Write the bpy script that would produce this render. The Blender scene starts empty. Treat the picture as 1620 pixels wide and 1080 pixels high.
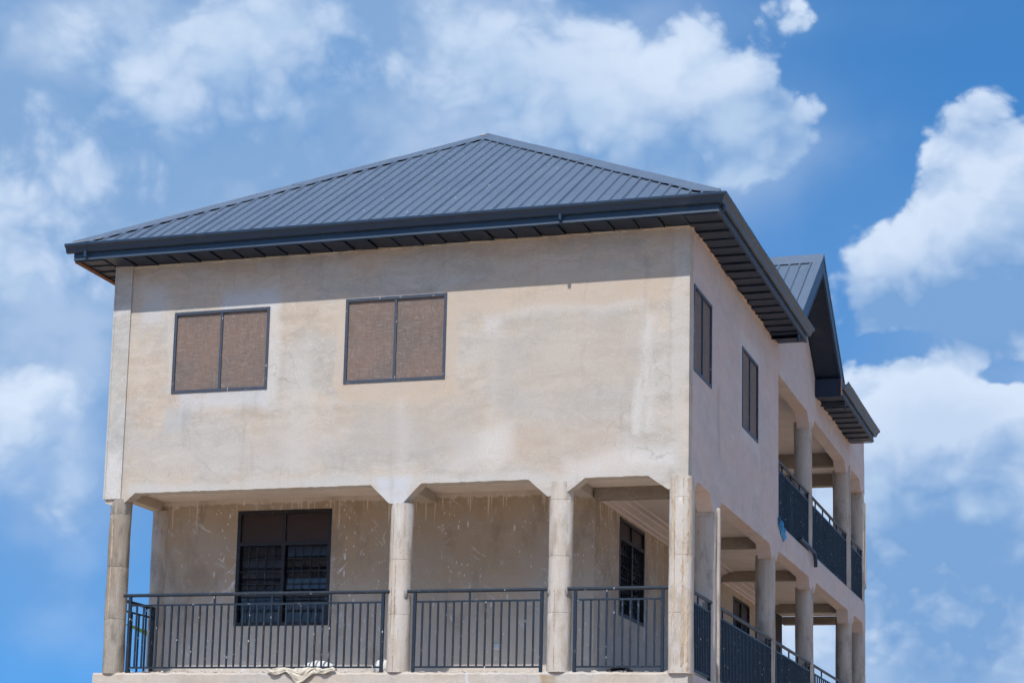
import bpy, math, random
from mathutils import Vector, Matrix
random.seed(7)
SC = bpy.context.scene
COL = SC.collection
Z0 = 4.15                      # height of the first-floor ledge above the ground; builder heights are measured from the ledge
CO = []

# ------------------------------------------------------------------ camera
F = Vector((-0.33925536, 0.9249131, 0.1715854))
R = Vector((0.94022437, 0.33916226, 0.03077498))
U = Vector((0.02973111, -0.17176935, 0.98468845))
CAMP = Vector((5.89524376, -26.96797219, -2.55043484 + Z0))
cd = bpy.data.cameras.new('camera')
cam = bpy.data.objects.new('camera', cd)
COL.objects.link(cam)
cam.matrix_world = Matrix(((R.x, U.x, -F.x, CAMP.x), (R.y, U.y, -F.y, CAMP.y), (R.z, U.z, -F.z, CAMP.z), (0, 0, 0, 1)))
cd.sensor_width = 36
cd.lens = 3293.65 / 1620 * 36
cd.shift_x = (810 - 643.686) / 1620
cd.shift_y = (785.71 - 540) / 1620
cd.clip_start = 0.1
cd.clip_end = 6000
SC.camera = cam
SC.render.engine = 'CYCLES'
SC.view_settings.view_transform = 'Standard'
SC.view_settings.look = 'None'
SC.view_settings.gamma = 1
SC.view_settings.use_curve_mapping = False
SC.view_settings.exposure = 0.35
SC.cycles.use_adaptive_sampling = True
SC.cycles.adaptive_threshold = 0.03
SC.cycles.adaptive_min_samples = 8

# ------------------------------------------------------------------ node helper
class NT:
    def __init__(s, tree):
        s.t = tree; s.n = tree.nodes; s.l = tree.links
    def node(s, typ, **kw):
        nd = s.n.new(typ)
        for k, v in kw.items(): setattr(nd, k, v)
        return nd
    def put(s, sock, v):
        if isinstance(v, bpy.types.NodeSocket): s.l.new(v, sock)
        elif isinstance(v, (tuple, list)) and len(v) == 3 and sock.type == 'RGBA': sock.default_value = (*v, 1)
        else: sock.default_value = v
    def m(s, op, a, b=0.0, c=None, clamp=False):
        nd = s.node('ShaderNodeMath', operation=op, use_clamp=clamp)
        s.put(nd.inputs[0], a); s.put(nd.inputs[1], b)
        if c is not None: s.put(nd.inputs[2], c)
        return nd.outputs[0]
    def v(s, op, a, b=(0, 0, 0), scale=None):
        nd = s.node('ShaderNodeVectorMath', operation=op)
        s.put(nd.inputs[0], a)
        if op != 'SCALE': s.put(nd.inputs[1], b)
        if scale is not None: s.put(nd.inputs['Scale'], scale)
        return nd.outputs['Value'] if op in ('DOT_PRODUCT', 'LENGTH', 'DISTANCE') else nd.outputs[0]
    def noise(s, vec, scale=1., detail=4., rough=.55, dist=0., col=False, lac=2.):
        nd = s.node('ShaderNodeTexNoise')
        s.put(nd.inputs['Vector'], vec); s.put(nd.inputs['Scale'], scale); s.put(nd.inputs['Detail'], detail)
        s.put(nd.inputs['Roughness'], rough); s.put(nd.inputs['Distortion'], dist); s.put(nd.inputs['Lacunarity'], lac)
        return nd.outputs['Color' if col else 'Fac']
    def vor(s, vec, scale=1., feature='F1', detail=0., rough=.5, smooth=None, rand=1., out='Distance'):
        nd = s.node('ShaderNodeTexVoronoi', feature=feature)
        s.put(nd.inputs['Vector'], vec); s.put(nd.inputs['Scale'], scale)
        s.put(nd.inputs['Detail'], detail); s.put(nd.inputs['Roughness'], rough); s.put(nd.inputs['Randomness'], rand)
        if smooth is not None: s.put(nd.inputs['Smoothness'], smooth)
        return nd.outputs[out]
    def ss(s, x, a, b, to0=0., to1=1.):
        nd = s.node('ShaderNodeMapRange', interpolation_type='SMOOTHSTEP')
        s.put(nd.inputs['Value'], x); s.put(nd.inputs['From Min'], a); s.put(nd.inputs['From Max'], b)
        s.put(nd.inputs['To Min'], to0); s.put(nd.inputs['To Max'], to1)
        return nd.outputs[0]
    def mix(s, f, a, b, blend='MIX'):
        nd = s.node('ShaderNodeMix', data_type='RGBA', blend_type=blend)
        s.put(nd.inputs[0], f); s.put(nd.inputs[6], a); s.put(nd.inputs[7], b)
        return nd.outputs[2]
    def xyz(s, vec):
        nd = s.node('ShaderNodeSeparateXYZ'); s.put(nd.inputs[0], vec); return nd.outputs
    def comb(s, x, y, z):
        nd = s.node('ShaderNodeCombineXYZ'); s.put(nd.inputs[0], x); s.put(nd.inputs[1], y); s.put(nd.inputs[2], z); return nd.outputs[0]
    def mul(s, vec, k):
        return s.v('MULTIPLY', vec, k)

# ------------------------------------------------------------------ sky and sun
SUN_EL = math.radians(55.3)
sun_dir_to = Vector((0.004, -math.cos(SUN_EL), math.sin(SUN_EL))).normalized()
W = bpy.data.worlds.new('World'); SC.world = W; W.use_nodes = True
W.node_tree.nodes.clear()
n = NT(W.node_tree)
sky = n.node('ShaderNodeTexSky', sky_type='NISHITA')
sky.sun_disc = False
sky.sun_elevation = SUN_EL
sky.sun_rotation = math.atan2(sun_dir_to.x, sun_dir_to.y)
sky.altitude = 200; sky.air_density = 1.0; sky.dust_density = 0.6; sky.ozone_density = 2.5
SKYTINT = (.42, 1.0, 1.36)
dz_ = n.xyz(n.node('ShaderNodeTexCoord').outputs['Generated'])
n.l.new(n.comb(dz_[0], dz_[1], n.m('ADD', n.m('MULTIPLY', dz_[2], .75), .25)), sky.inputs[0])      # an even blue down to the haze
D = n.node('ShaderNodeTexCoord').outputs['Generated']
df = n.m('MAXIMUM', n.v('DOT_PRODUCT', D, tuple(F)), 0.12)
ca = n.m('DIVIDE', n.v('DOT_PRODUCT', D, tuple(R)), df)
cb = n.m('DIVIDE', n.v('DOT_PRODUCT', D, tuple(U)), df)
# cloud heaps in sight, as angles from the direction F: (x, y, half-width, half-height, amount)
def hp(px, py, rx, ry, w):
    return ((px - 643.7) / 3293.65, -(py - 785.7) / 3293.65, rx / 3293.65, ry / 3293.65, w)
HEAPS = [
    hp(220, 110, 240, 120, .46), hp(330, 70, 260, 90, .28), hp(480, 60, 180, 110, .28), hp(690, 70, 250, 130, .34), hp(860, 60, 110, 90, .18), hp(480, 170, 300, 120, .24), hp(130, 230, 160, 90, .15), hp(60, 340, 170, 120, .70), hp(30, 430, 170, 70, .40),
    hp(1000, 130, 190, 110, .66), hp(1110, 190, 190, 110, .62), hp(1230, 230, 110, 60, .36), hp(930, 190, 120, 100, .25), hp(1270, 5, 120, 60, .50),
    hp(1570, 400, 180, 160, .95), hp(1450, 420, 120, 100, .75), hp(1560, 250, 90, 90, .40), hp(1400, 500, 80, 50, .3),
    hp(1420, 660, 170, 100, .95), hp(1570, 730, 180, 130, .90), hp(1440, 800, 220, 120, .70), hp(1450, 960, 280, 120, .70), hp(1560, 1050, 200, 80, .3),
    hp(10, 670, 70, 80, .56), hp(112, 610, 65, 60, .40), hp(105, 770, 90, 60, .44), hp(120, 870, 90, 40, .28), hp(30, 800, 100, 70, .3),
    hp(1540, 170, 60, 50, .26), hp(1300, 365, 50, 20, .22),
    hp(1390, 170, 85, 190, -.45), hp(1240, 350, 90, 50, -.25), hp(90, 1000, 160, 110, -.3), hp(60, 540, 140, 36, -.2), hp(760, 190, 50, 24, -.15), hp(990, 15, 90, 20, -.25), hp(1590, 590, 70, 24, -.6), hp(1430, 545, 90, 24, -.6),
]
VEIL = [hp(300, 180, 480, 270, 1.5), hp(620, 200, 420, 200, 1.2), hp(30, 470, 260, 120, .85), hp(70, 720, 210, 190, .80), hp(100, 980, 160, 90, .25), hp(1080, 230, 240, 90, .7), hp(1490, 850, 300, 220, 1.4), hp(1560, 460, 180, 130, .7), hp(1480, 1030, 280, 110, .8), hp(1130, 20, 300, 40, .22)]
warp = n.v('SCALE', n.v('SUBTRACT', n.noise(D, 10., 3., .55, col=True), (.5, .5, .5)), scale=.045)
wx = n.xyz(warp)
a2 = n.m('ADD', ca, n.m('MULTIPLY', wx[0], .55)); b2 = n.m('ADD', cb, n.m('MULTIPLY', wx[2], .55))
ab = n.comb(a2, b2, 0.)
def heaps(L, ab=ab):
    tot = None
    for (x, y, rx, ry, w) in L:
        e_ = n.v('MULTIPLY', n.v('SUBTRACT', ab, (x, y, 0)), (1 / rx, 1 / ry, 0))
        g = n.m('MULTIPLY', n.m('EXPONENT', n.m('MULTIPLY', n.v('DOT_PRODUCT', e_, e_), -1.)), w)
        tot = g if tot is None else n.m('ADD', tot, g)
    return tot
def puff(vec, det):
    p = n.v('ADD', vec, warp)
    f1 = n.noise(n.mul(p, (1, 1, 1.2)), 14., det, .60)
    bil = n.vor(n.mul(p, (1, 1, 1.15)), 30., 'F1', 3. if det > 5 else 1., .55)
    return n.m('ADD', n.m('MULTIPLY', n.m('SUBTRACT', f1, .5), 1.15), n.m('MULTIPLY', n.m('SUBTRACT', .45, bil), .44))
cover = n.ss(n.noise(D, 2.6, 3., .5), .34, .58, -.22, .46)              # the rest of the sky: broken heaps alike
front = n.ss(n.v('DOT_PRODUCT', D, tuple(F)), .80, .93)
shape = n.m('ADD', n.m('MULTIPLY', n.m('ADD', heaps(HEAPS), -.16), front), n.m('MULTIPLY', cover, n.m('SUBTRACT', 1., front)))
p0 = puff(D, 8.); p1 = puff(n.v('ADD', D, (-.005, -.004, .017)), 4.)
d0 = n.m('ADD', p0, shape)
crisp = n.ss(ca, .06, .18)                                              # the heaps on the right stand out sharper
alpha = n.ss(d0, n.m('MULTIPLY_ADD', crisp, .10, -.16), n.m('MULTIPLY_ADD', crisp, -.19, .34))
light = n.m('SUBTRACT', p0, p1)
low = n.noise(n.v('ADD', n.mul(D, (1, 1, 1.3)), (3, 1, 2)), 15., 4., .5)
BIG = [h for h in HEAPS if h[4] > .45]
rim = n.m('MULTIPLY', n.m('SUBTRACT', heaps(BIG), heaps(BIG, n.v('ADD', ab, (-.008, .016, 0)))), front)      # sunward side of each heap
lit = n.ss(n.m('ADD', n.m('ADD', n.m('MULTIPLY', light, .95), n.m('MULTIPLY', rim, .85)), n.m('MULTIPLY', n.m('SUBTRACT', low, .5), .6)), -.48, .46)
SHADE = [hp(1470, 850, 280, 70, .5), hp(1490, 1010, 260, 50, .12), hp(1120, 270, 220, 60, .15), hp(680, 210, 300, 110, .25), hp(1500, 480, 160, 60, .15), hp(300, 80, 420, 160, .22), hp(850, 80, 260, 100, .12)]
LUM = [hp(1420, 620, 120, 60, .3), hp(1560, 640, 100, 60, .3), hp(1530, 300, 90, 60, .25), hp(1010, 100, 130, 60, .2), hp(250, 130, 120, 50, .2), hp(20, 660, 60, 60, .2)]
lit = n.m('MULTIPLY_ADD', front, n.m('SUBTRACT', heaps(LUM), heaps(SHADE)), lit, clamp=True)
core = n.ss(d0, .40, 1.3, 1., .75)
shd = n.mix(n.ss(n.m('ADD', n.m('MULTIPLY', p1, .8), n.m('SUBTRACT', low, .5)), -.18, .20), (1.40, 2.65, 4.75), (3.2, 4.3, 5.9))
ccol = n.mix(n.m('MULTIPLY', lit, core), shd, (4.8, 5.6, 6.8))
skyc = n.mix(1.0, sky.outputs[0], SKYTINT, 'MULTIPLY')
vn = n.noise(n.v('ADD', D, warp), 7., 6., .55)
veil = n.m('MULTIPLY', n.m('MULTIPLY', heaps(VEIL), n.ss(vn, .12, .50)), front)
veil = n.m('MINIMUM', veil, .92)
base = n.mix(veil, skyc, n.mix(n.ss(n.m('ADD', low, n.m('MULTIPLY', p1, .25)), .36, .64), (1.72, 2.9, 4.8), (3.0, 4.0, 5.6)))
final = n.mix(n.m('MULTIPLY', alpha, .96), base, ccol)
bg = n.node('ShaderNodeBackground'); n.put(bg.inputs[0], final); bg.inputs[1].default_value = 0.112
W.cycles.sampling_method = 'MANUAL'; W.cycles.sample_map_resolution = 512
wo = n.node('ShaderNodeOutputWorld'); n.l.new(bg.outputs[0], wo.inputs[0])

sd = bpy.data.lights.new('sun', 'SUN'); so = bpy.data.objects.new('sun', sd); COL.objects.link(so)
sd.energy = 3.85; sd.angle = math.radians(.53); sd.color = (1., .95, .88)
so.rotation_euler = sun_dir_to.to_track_quat('Z', 'Y').to_euler(); so.location = (0, -30, 60)

# ------------------------------------------------------------------ materials
def mat(name, build):
    m = bpy.data.materials.new(name); m.use_nodes = True
    m.node_tree.nodes.clear()
    q = NT(m.node_tree)
    out = q.node('ShaderNodeOutputMaterial'); b = q.node('ShaderNodeBsdfPrincipled')
    q.l.new(b.outputs[0], out.inputs[0])
    P = q.node('ShaderNodeTexCoord').outputs['Object']
    build(q, b, P)
    return m
def bump(q, b, h, strength=.3, dist=.01):
    nd = q.node('ShaderNodeBump'); q.put(nd.inputs['Height'], h); nd.inputs['Strength'].default_value = strength; nd.inputs['Distance'].default_value = dist
    q.l.new(nd.outputs[0], b.inputs['Normal'])
def spec(b, r, s=.3):
    b.inputs['Roughness'].default_value = r; b.inputs['Specular IOR Level'].default_value = s

def wall_mat(name, tan, grey, pale, axis, patches=(), strength=1., stains=True):
    """cement render: trowelled tan and grey areas, pale repair patches (h0,h1,z0,z1,soft,amount,colour) along the wall"""
    def build(q, b, P):
        spec(b, .92, .15)
        w = q.v('SCALE', q.v('SUBTRACT', q.noise(P, 1.7, 5., .6, col=True), (.5, .5, .5)), scale=.34)
        Pw = q.v('ADD', P, w)
        big = q.noise(q.mul(Pw, (.55, .55, .8)), 1.25, 5., .6)
        c = q.mix(q.ss(big, .43, .57), tan, grey)
        cl = q.noise(q.mul(Pw, (.8, .8, 1.2)), 2.3, 6., .62)
        c = q.mix(q.ss(cl, .50, .74, 0, .75), c, pale)
        dk = q.noise(q.v('ADD', q.mul(Pw, (1, 1, 1.4)), (7, 3, 1)), 1.9, 6., .65)
        c = q.mix(q.ss(dk, .55, .78, 0, .5 * strength), c, tuple(v * .66 for v in grey))
        swp = q.noise(q.v('ADD', q.mul(P, (1.0, 1.0, 3.2)), q.v('SCALE', w, scale=4.5)), 1.5, 7., .62)      # trowel sweeps
        c = q.mix(q.ss(swp, .42, .66, .0, .30 * strength), c, q.mix(.5, c, (.82, .80, .77)))
        c = q.mix(q.ss(swp, .50, .30, .0, .22 * strength), c, tuple(v * .62 for v in tan))
        st2 = q.noise(q.v('ADD', q.mul(P, (1.3, 1.3, 5.2)), q.v('SCALE', w, scale=6.)), 2.4, 6., .62, 2.4)     # finer trowel marks
        c = q.mix(q.ss(st2, .52, .70, 0, .28 * strength), c, (.68, .66, .64))
        c = q.mix(q.ss(st2, .46, .30, 0, .24 * strength), c, tuple(v * .6 for v in grey))
        ax = q.xyz(Pw); ps = q.xyz(P)
        h = ax[0 if axis == 'x' else 1]; z = ax[2]
        for (h0, h1, z0, z1, soft, amt, colr) in patches:
            z0 += Z0; z1 += Z0
            dx = q.m('SUBTRACT', q.m('ABSOLUTE', q.m('SUBTRACT', h, (h0 + h1) / 2)), (h1 - h0) / 2)
            dz = q.m('SUBTRACT', q.m('ABSOLUTE', q.m('SUBTRACT', z, (z0 + z1) / 2)), (z1 - z0) / 2)
            dd = q.m('MAXIMUM', dx, dz)
            brk = q.ss(q.m('ADD', cl, q.m('MULTIPLY', st2, .7)), .50, .86, .30, 1.)
            c = q.mix(q.m('MULTIPLY', q.ss(dd, soft, -soft, 0, amt), brk), c, colr)
        if stains:
            st = q.noise(q.mul(Pw, (5., 5., .35)), 1.6, 5., .6)
            c = q.mix(q.ss(st, .60, .80, 0, .30), c, tuple(v * .55 for v in tan))
            sp = q.noise(P, 7., 4., .7)
            c = q.mix(q.ss(sp, .66, .80, 0, .5), c, tuple(v * .5 for v in grey))
            hc = q.vor(q.v('ADD', P, q.v('SCALE', w, scale=1.2)), .55, 'DISTANCE_TO_EDGE')
            c = q.mix(q.m('MULTIPLY', q.ss(hc, .005, .0, 0, .35), q.ss(big, .5, .6)), c, tuple(v * .5 for v in grey))
        gr = q.noise(P, 55., 3., .7)
        c = q.mix(q.ss(gr, .3, .7, 0, .30), c, tuple(v * .58 for v in tan))
        ev = q.noise(q.mul(Pw, (3.2, 3.2, .18)), 1.8, 4., .6)                # rain streaks
        c = q.mix(q.ss(ev, .56, .74, 0, .22 * strength), c, tuple(v * .6 for v in grey))
        q.put(b.inputs['Base Color'], c)
        hgt = q.m('ADD', q.m('ADD', q.m('MULTIPLY', gr, .2), q.m('MULTIPLY', swp, .5)), q.m('MULTIPLY', cl, .8))
        bump(q, b, hgt, .45, .014)
    return mat(name, build)

PALE = (.48, .44, .395); WHITE = (.59, .57, .55); PEACH = (.50, .41, .325)
BLUEW = (.52, .545, .58)
front_patches = [
    # peach repair margin round the right window, pale one round the left
    (-5.16, -4.98, 4.05, 5.5, .05, .8, (.51, .435, .365)), (-3.52, -3.30, 3.9, 5.5, .05, .85, (.50, .415, .335)), (-5.1, -3.35, 3.82, 4.14, .05, .85, PEACH),
    (-6.26, -6.04, 3.9, 5.45, .08, .6, WHITE), (-7.6, -6.2, 3.84, 4.14, .10, .6, BLUEW), (-7.0, -6.1, 5.3, 5.62, .1, .7, BLUEW), (-7.9, -7.7, 4.1, 5.4, .08, .3, WHITE),
    (-8.3, -7.9, 5.2, 5.75, .12, .5, BLUEW), (-7.85, -7.4, 3.55, 3.9, .1, .7, (.40, .41, .42)),
    # broad grey field framed with white strokes on the right
    (-2.9, -.55, 3.45, 5.05, .25, .5, (.415, .392, .362)),
    (-2.6, -.6, 5.0, 5.10, .09, .6, WHITE), (-2.95, -2.7, 4.75, 5.0, .10, .7, WHITE), (-.66, -.50, 3.3, 4.9, .09, .6, WHITE), (-.75, -.65, 3.2, 4.0, .05, .6, WHITE),
    (-2.80, -2.72, 3.0, 4.7, .08, .22, WHITE), (-3.35, -2.6, 2.85, 3.3, .2, .7, WHITE), (-2.65, -2.45, 2.9, 3.5, .1, .5, WHITE),
    (-1.3, -.2, 2.75, 3.05, .14, .85, WHITE), (-1.75, -1.2, 2.68, 2.9, .1, .6, WHITE),
    (-4.9, -3.0, 3.0, 3.75, .2, .6, (.40, .375, .345)), (-2.5, -1.0, 2.9, 3.4, .2, .6, (.47, .385, .31)), (-3.3, -.3, 5.05, 5.5, .1, .7, (.50, .41, .325)),
    (-4.16, -4.06, 2.6, 3.9, .10, .32, WHITE), (-8.4, -4.3, 2.60, 2.76, .05, .75, (.50, .49, .475)), (-4.2, -.3, 2.55, 2.74, .05, .7, (.53, .51, .49)),
    (-4.45, -4.0, 2.3, 2.75, .08, .8, BLUEW), (-.22, -.02, 2.5, 6.1, .04, .55, (.52, .49, .45)), (-.27, -.23, 3.4, 6.1, .04, .22, (.30, .27, .24)),
    (-8.3, -5.0, 2.9, 3.5, .25, .5, (.46, .44, .42)), (-5.9, -5.5, 2.8, 4.8, .12, .45, (.52, .50, .47)), (-.02, .3, 2.3, 6.3, .03, .0, WHITE),
]
M_FRONT = wall_mat('front_render', (.478, .400, .325), (.418, .386, .346), PALE, 'x', front_patches)
M_PILAS = wall_mat('pilaster_render', (.43, .40, .36), (.40, .39, .375), (.54, .53, .52), 'x', [(-8.76, -8.5, 2.55, 3.3, .1, .8, WHITE)])
M_SIDE = wall_mat('side_render', (.575, .475, .445), (.53, .47, .455), (.60, .55, .535), 'y',
                  [(3.5, 3.75, 3.85, 5.6, .05, .5, (.58, .55, .55)), (3.7, 5.2, 5.3, 5.55, .07, .8, (.60, .58, .58)), (3.7, 5.2, 3.85, 4.1, .07, .7, (.60, .58, .58)), (1.9, 2.1, 3.3, 4.3, .08, .4, (.33, .28, .26))], .7)
M_BEAM = wall_mat('beam_render', (.48, .41, .34), (.44, .40, .355), (.52, .48, .43), 'x', (), .6, False)
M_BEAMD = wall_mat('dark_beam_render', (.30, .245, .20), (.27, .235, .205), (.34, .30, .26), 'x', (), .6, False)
M_LEDGE = wall_mat('ledge_render', (.48, .41, .34), (.45, .41, .37), (.52, .48, .44), 'x', [(-1.98, -1.80, -.4, -.06, .03, .9, (.33, .24, .14)), (-3.08, -3.04, -.4, .0, .012, .8, (.60, .60, .62))])

def room_mat():
    def build(q, b, P):
        spec(b, .93, .12)
        w = q.v('SCALE', q.v('SUBTRACT', q.noise(P, 2.2, 4., .6, col=True), (.5, .5, .5)), scale=.3)
        Pw = q.v('ADD', P, w)
        big = q.noise(Pw, .9, 5., .62)
        c = q.mix(q.ss(big, .36, .64), (.43, .335, .235), (.44, .38, .315))
        z = q.m('SUBTRACT', q.xyz(Pw)[2], Z0)
        c = q.mix(q.ss(z, 1.9, .4, 0, .75), c, (.57, .535, .50))         # greyer and paler towards the bottom of the wall
        md = q.noise(q.mul(Pw, (1, 1, 2.)), 3.2, 5., .65)
        c = q.mix(q.ss(md, .55, .75, 0, .35), c, (.50, .46, .42))
        # drips under the ceiling, splashes and smears of white paint
        zz = q.m('SUBTRACT', q.xyz(P)[2], Z0)
        dr = q.noise(q.mul(P, (11., 11., .22)), 1.7, 2., .6)
        reach = q.ss(zz, 1.95, 2.72, .80, .585)
        c = q.mix(q.m('MULTIPLY', q.ss(q.m('SUBTRACT', dr, reach), .0, .03, 0, .85), q.ss(zz, 1.7, 2.2)), c, (.74, .66, .58))
        rag = q.noise(q.mul(P, (4., 4., .5)), 1.5, 5., .7)
        c = q.mix(q.ss(q.m('ADD', zz, q.m('MULTIPLY', rag, .16)), 2.79, 2.82, 0, .9), c, (.68, .60, .54))
        for sc, th, stz, off in ((13., .24, .30, (0, 0, 0)), (24., .27, .5, (3, 1, 5)), (8., .13, .17, (9, 2, 3))):
            vv = q.v('ADD', q.mul(q.v('ADD', P, q.v('SCALE', w, scale=.25)), (1, 1, stz)), off)
            dsp = q.vor(vv, sc)
            gate = q.ss(q.noise(q.v('ADD', P, off), 1.1, 2., .5), .42, .56)
            rnd = q.vor(vv, sc, out='Color')
            pick = q.ss(q.xyz(rnd)[0], .80, .84)
            c = q.mix(q.m('MULTIPLY', q.m('MULTIPLY', q.ss(dsp, th, th * .6), gate), q.m('MULTIPLY', pick, .9)), c, (.80, .80, .82))
        sm = q.noise(q.v('ADD', q.mul(Pw, (2.5, 2.5, 1.2)), (4, 4, 9)), 1.6, 7., .72, 1.2)
        c = q.mix(q.ss(sm, .60, .69, 0, .75), c, (.66, .66, .68))
        X = q.xyz(P); h_ = q.m('ADD', X[0], X[1])
        for ang, off, th in ((.6, 0., .64), (2.3, 5., .67)):                 # brush scuffs
            uu = q.m('ADD', q.m('MULTIPLY', h_, math.cos(ang)), q.m('MULTIPLY', X[2], -math.sin(ang)))
            vv = q.m('ADD', q.m('MULTIPLY', h_, math.sin(ang)), q.m('MULTIPLY', X[2], math.cos(ang)))
            sc_ = q.noise(q.comb(q.m('MULTIPLY', uu, 1.7), q.m('MULTIPLY', vv, 8.), off), 1.9, 5., .62, .6)
            gt = q.ss(q.noise(q.v('ADD', P, (off, 2, 7)), 1.9, 3., .55), .53, .66)
            c = q.mix(q.m('MULTIPLY', q.ss(sc_, th - .09, th + .02, 0, .85), gt), c, (.72, .72, .74))
        dk_ = q.noise(q.mul(Pw, (1.6, 1.6, .7)), 1.3, 6., .66)
        c = q.mix(q.ss(dk_, .50, .70, 0, .45), c, (.20, .155, .115))
        gr = q.noise(P, 60., 3., .7)
        c = q.mix(q.ss(gr, .3, .7, 0, .25), c, (.25, .20, .165))
        q.put(b.inputs['Base Color'], c)
        bump(q, b, q.m('ADD', q.m('MULTIPLY', gr, .3), md), .5, .015)
    return mat('room_render', build)
M_ROOM = room_mat()

def conc_mat(name, a, bb, dark, tanamt=.4, pits=.5):
    def build(q, b, P):
        spec(b, .9, .18)
        info = q.node('ShaderNodeObjectInfo').outputs['Random']
        Po = q.v('ADD', P, q.comb(q.m('MULTIPLY', info, 17.), q.m('MULTIPLY', info, 9.), 0.))
        big = q.noise(q.mul(Po, (1, 1, .6)), 2.2, 5., .6)
        c = q.mix(q.ss(big, .38, .62), a, bb)
        st = q.noise(q.mul(Po, (9., 9., .5)), 2.2, 5., .66)
        c = q.mix(q.ss(st, .52, .72, 0, tanamt), c, tuple(v * k for v, k in zip(a, (.78, .66, .5))))
        c = q.mix(q.ss(st, .46, .28, 0, .5), c, tuple(min(v * 1.2, .62) for v in bb))
        dk = q.noise(q.v('ADD', q.mul(Po, (2.4, 2.4, .9)), (5, 1, 2)), 2., 6., .7)
        c = q.mix(q.ss(dk, .48, .66, 0, .7), c, dark)
        pit = q.vor(Po, 26.)
        pg = q.ss(q.noise(Po, 3., 3., .6), .44, .6)
        pm = q.m('MULTIPLY', q.ss(pit, .24, .12), pg)
        c = q.mix(q.m('MULTIPLY', pm, pits), c, tuple(v * .35 for v in a))
        gr = q.noise(P, 70., 3., .7)
        c = q.mix(q.ss(gr, .3, .7, 0, .25), c, tuple(v * .6 for v in a))
        q.put(b.inputs['Base Color'], c)
        bump(q, b, q.m('SUBTRACT', q.m('ADD', q.m('MULTIPLY', gr, .4), st), pm), .5, .014)
    return mat(name, build)
M_COL = conc_mat('column_concrete', (.50, .44, .38), (.54, .50, .46), (.33, .27, .21), .5, .45)
M_COLW = conc_mat('weathered_concrete', (.30, .25, .20), (.36, .325, .28), (.15, .125, .105), .7, .85)
M_COLS = conc_mat('side_concrete', (.45, .395, .345), (.48, .435, .395), (.23, .21, .19), .35, .5)
M_RIDGE = conc_mat('mortar', (.47, .36, .25), (.53, .43, .33), (.24, .16, .10), .5, .9)
M_FILLET = conc_mat('fresh_mortar', (.50, .38, .32), (.54, .43, .38), (.36, .25, .20), .4, .4)

def plain(name, colr, rough=.8, sp=.3, var=.25, scale=8., metal=0., bmp=.15, dust=None):
    def build(q, b, P):
        spec(b, rough, sp); b.inputs['Metallic'].default_value = metal
        nn = q.noise(P, scale, 6., .62)
        c = q.mix(q.ss(nn, .3, .7, 0, var), colr, tuple(v * .5 for v in colr))
        if dust:
            d2 = q.noise(q.v('ADD', P, (3, 3, 3)), scale * .6, 7., .7)
            c = q.mix(q.ss(d2, .54, .74, 0, dust[1]), c, dust[0])
        fine = q.noise(P, scale * 9, 3., .6)
        c = q.mix(q.ss(fine, .35, .7, 0, var * .6), c, tuple(v * .6 for v in colr))
        q.put(b.inputs['Base Color'], c)
        bump(q, b, q.m('ADD', nn, q.m('MULTIPLY', fine, .4)), bmp, .01)
    return mat(name, build)
M_CEIL = plain('ceiling_paint', (.72, .64, .58), .85, .2, .2, 2.5, dust=((.56, .47, .40), .5))
M_FLOOR = plain('floor_screed', (.62, .54, .46), .9, .2, .3, 2.)
M_CORN = plain('cornice_paint', (.68, .58, .55), .8, .2, .2, 4.)

def roof_mat():
    def build(q, b, P):
        info = q.node('ShaderNodeObjectInfo').outputs['Random']
        nn = q.noise(P, 1.1, 5., .6)
        c = q.mix(q.ss(nn, .3, .7), (.086, .116, .165), (.098, .130, .180))
        c = q.mix(q.m('MULTIPLY', info, .35), c, (.076, .106, .155))
        d = q.noise(q.mul(P, (7, 1.3, 1.3)), 1.6, 6., .7)
        c = q.mix(q.ss(d, .52, .78, 0, .35), c, (.17, .20, .24))
        s = q.vor(P, 7.); sr = q.xyz(q.vor(P, 7., out='Color'))[1]
        c = q.mix(q.m('MULTIPLY', q.ss(s, .11, .05), q.ss(sr, .90, .93)), c, (.55, .56, .57))
        q.put(b.inputs['Base Color'], c)
        b.inputs['Roughness'].default_value = .48; b.inputs['Specular IOR Level'].default_value = .45
        bump(q, b, q.noise(P, 3., 3., .5), .06, .02)
    return mat('roof_paint', build)
M_ROOF = roof_mat()
M_TRIM = plain('navy_trim_paint', (.017, .040, .078), .42, .4, .2, 3., bmp=.03, dust=((.12, .13, .14), .25))
M_FLANGE = plain('trim_edge_paint', (.030, .056, .098), .5, .3, .15, 5., bmp=.02)
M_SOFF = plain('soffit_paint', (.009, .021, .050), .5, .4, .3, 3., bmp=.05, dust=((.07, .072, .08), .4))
M_TIMB = plain('bare_timber', (.19, .085, .05), .8, .2, .4, 9.)

def steel_mat(name, colr, worn, amt):
    def build(q, b, P):
        spec(b, .5, .4)
        pos = q.node('ShaderNodeNewGeometry').outputs['Position']
        nn = q.noise(pos, 9., 6., .7)
        c = q.mix(q.ss(nn, .3, .7, 0, .4), colr, tuple(v * .55 for v in colr))
        d = q.noise(q.v('ADD', pos, (5, 5, 5)), 13., 6., .75)
        c = q.mix(q.ss(d, .60, .70, 0, amt), c, worn)
        sp = q.vor(q.mul(pos, (1, 1, .6)), 30.); sr = q.xyz(q.vor(q.mul(pos, (1, 1, .6)), 30., out='Color'))[0]
        c = q.mix(q.m('MULTIPLY', q.ss(sp, .34, .2), q.ss(sr, .945, .965)), c, worn)
        q.put(b.inputs['Base Color'], c)
        bump(q, b, nn, .1, .01)
    return mat(name, build)
M_RAIL = steel_mat('railing_paint', (.011, .022, .038), (.42, .44, .46), .55)
M_FRAME = steel_mat('window_frame_paint', (.050, .062, .088), (.34, .34, .36), .7)
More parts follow.
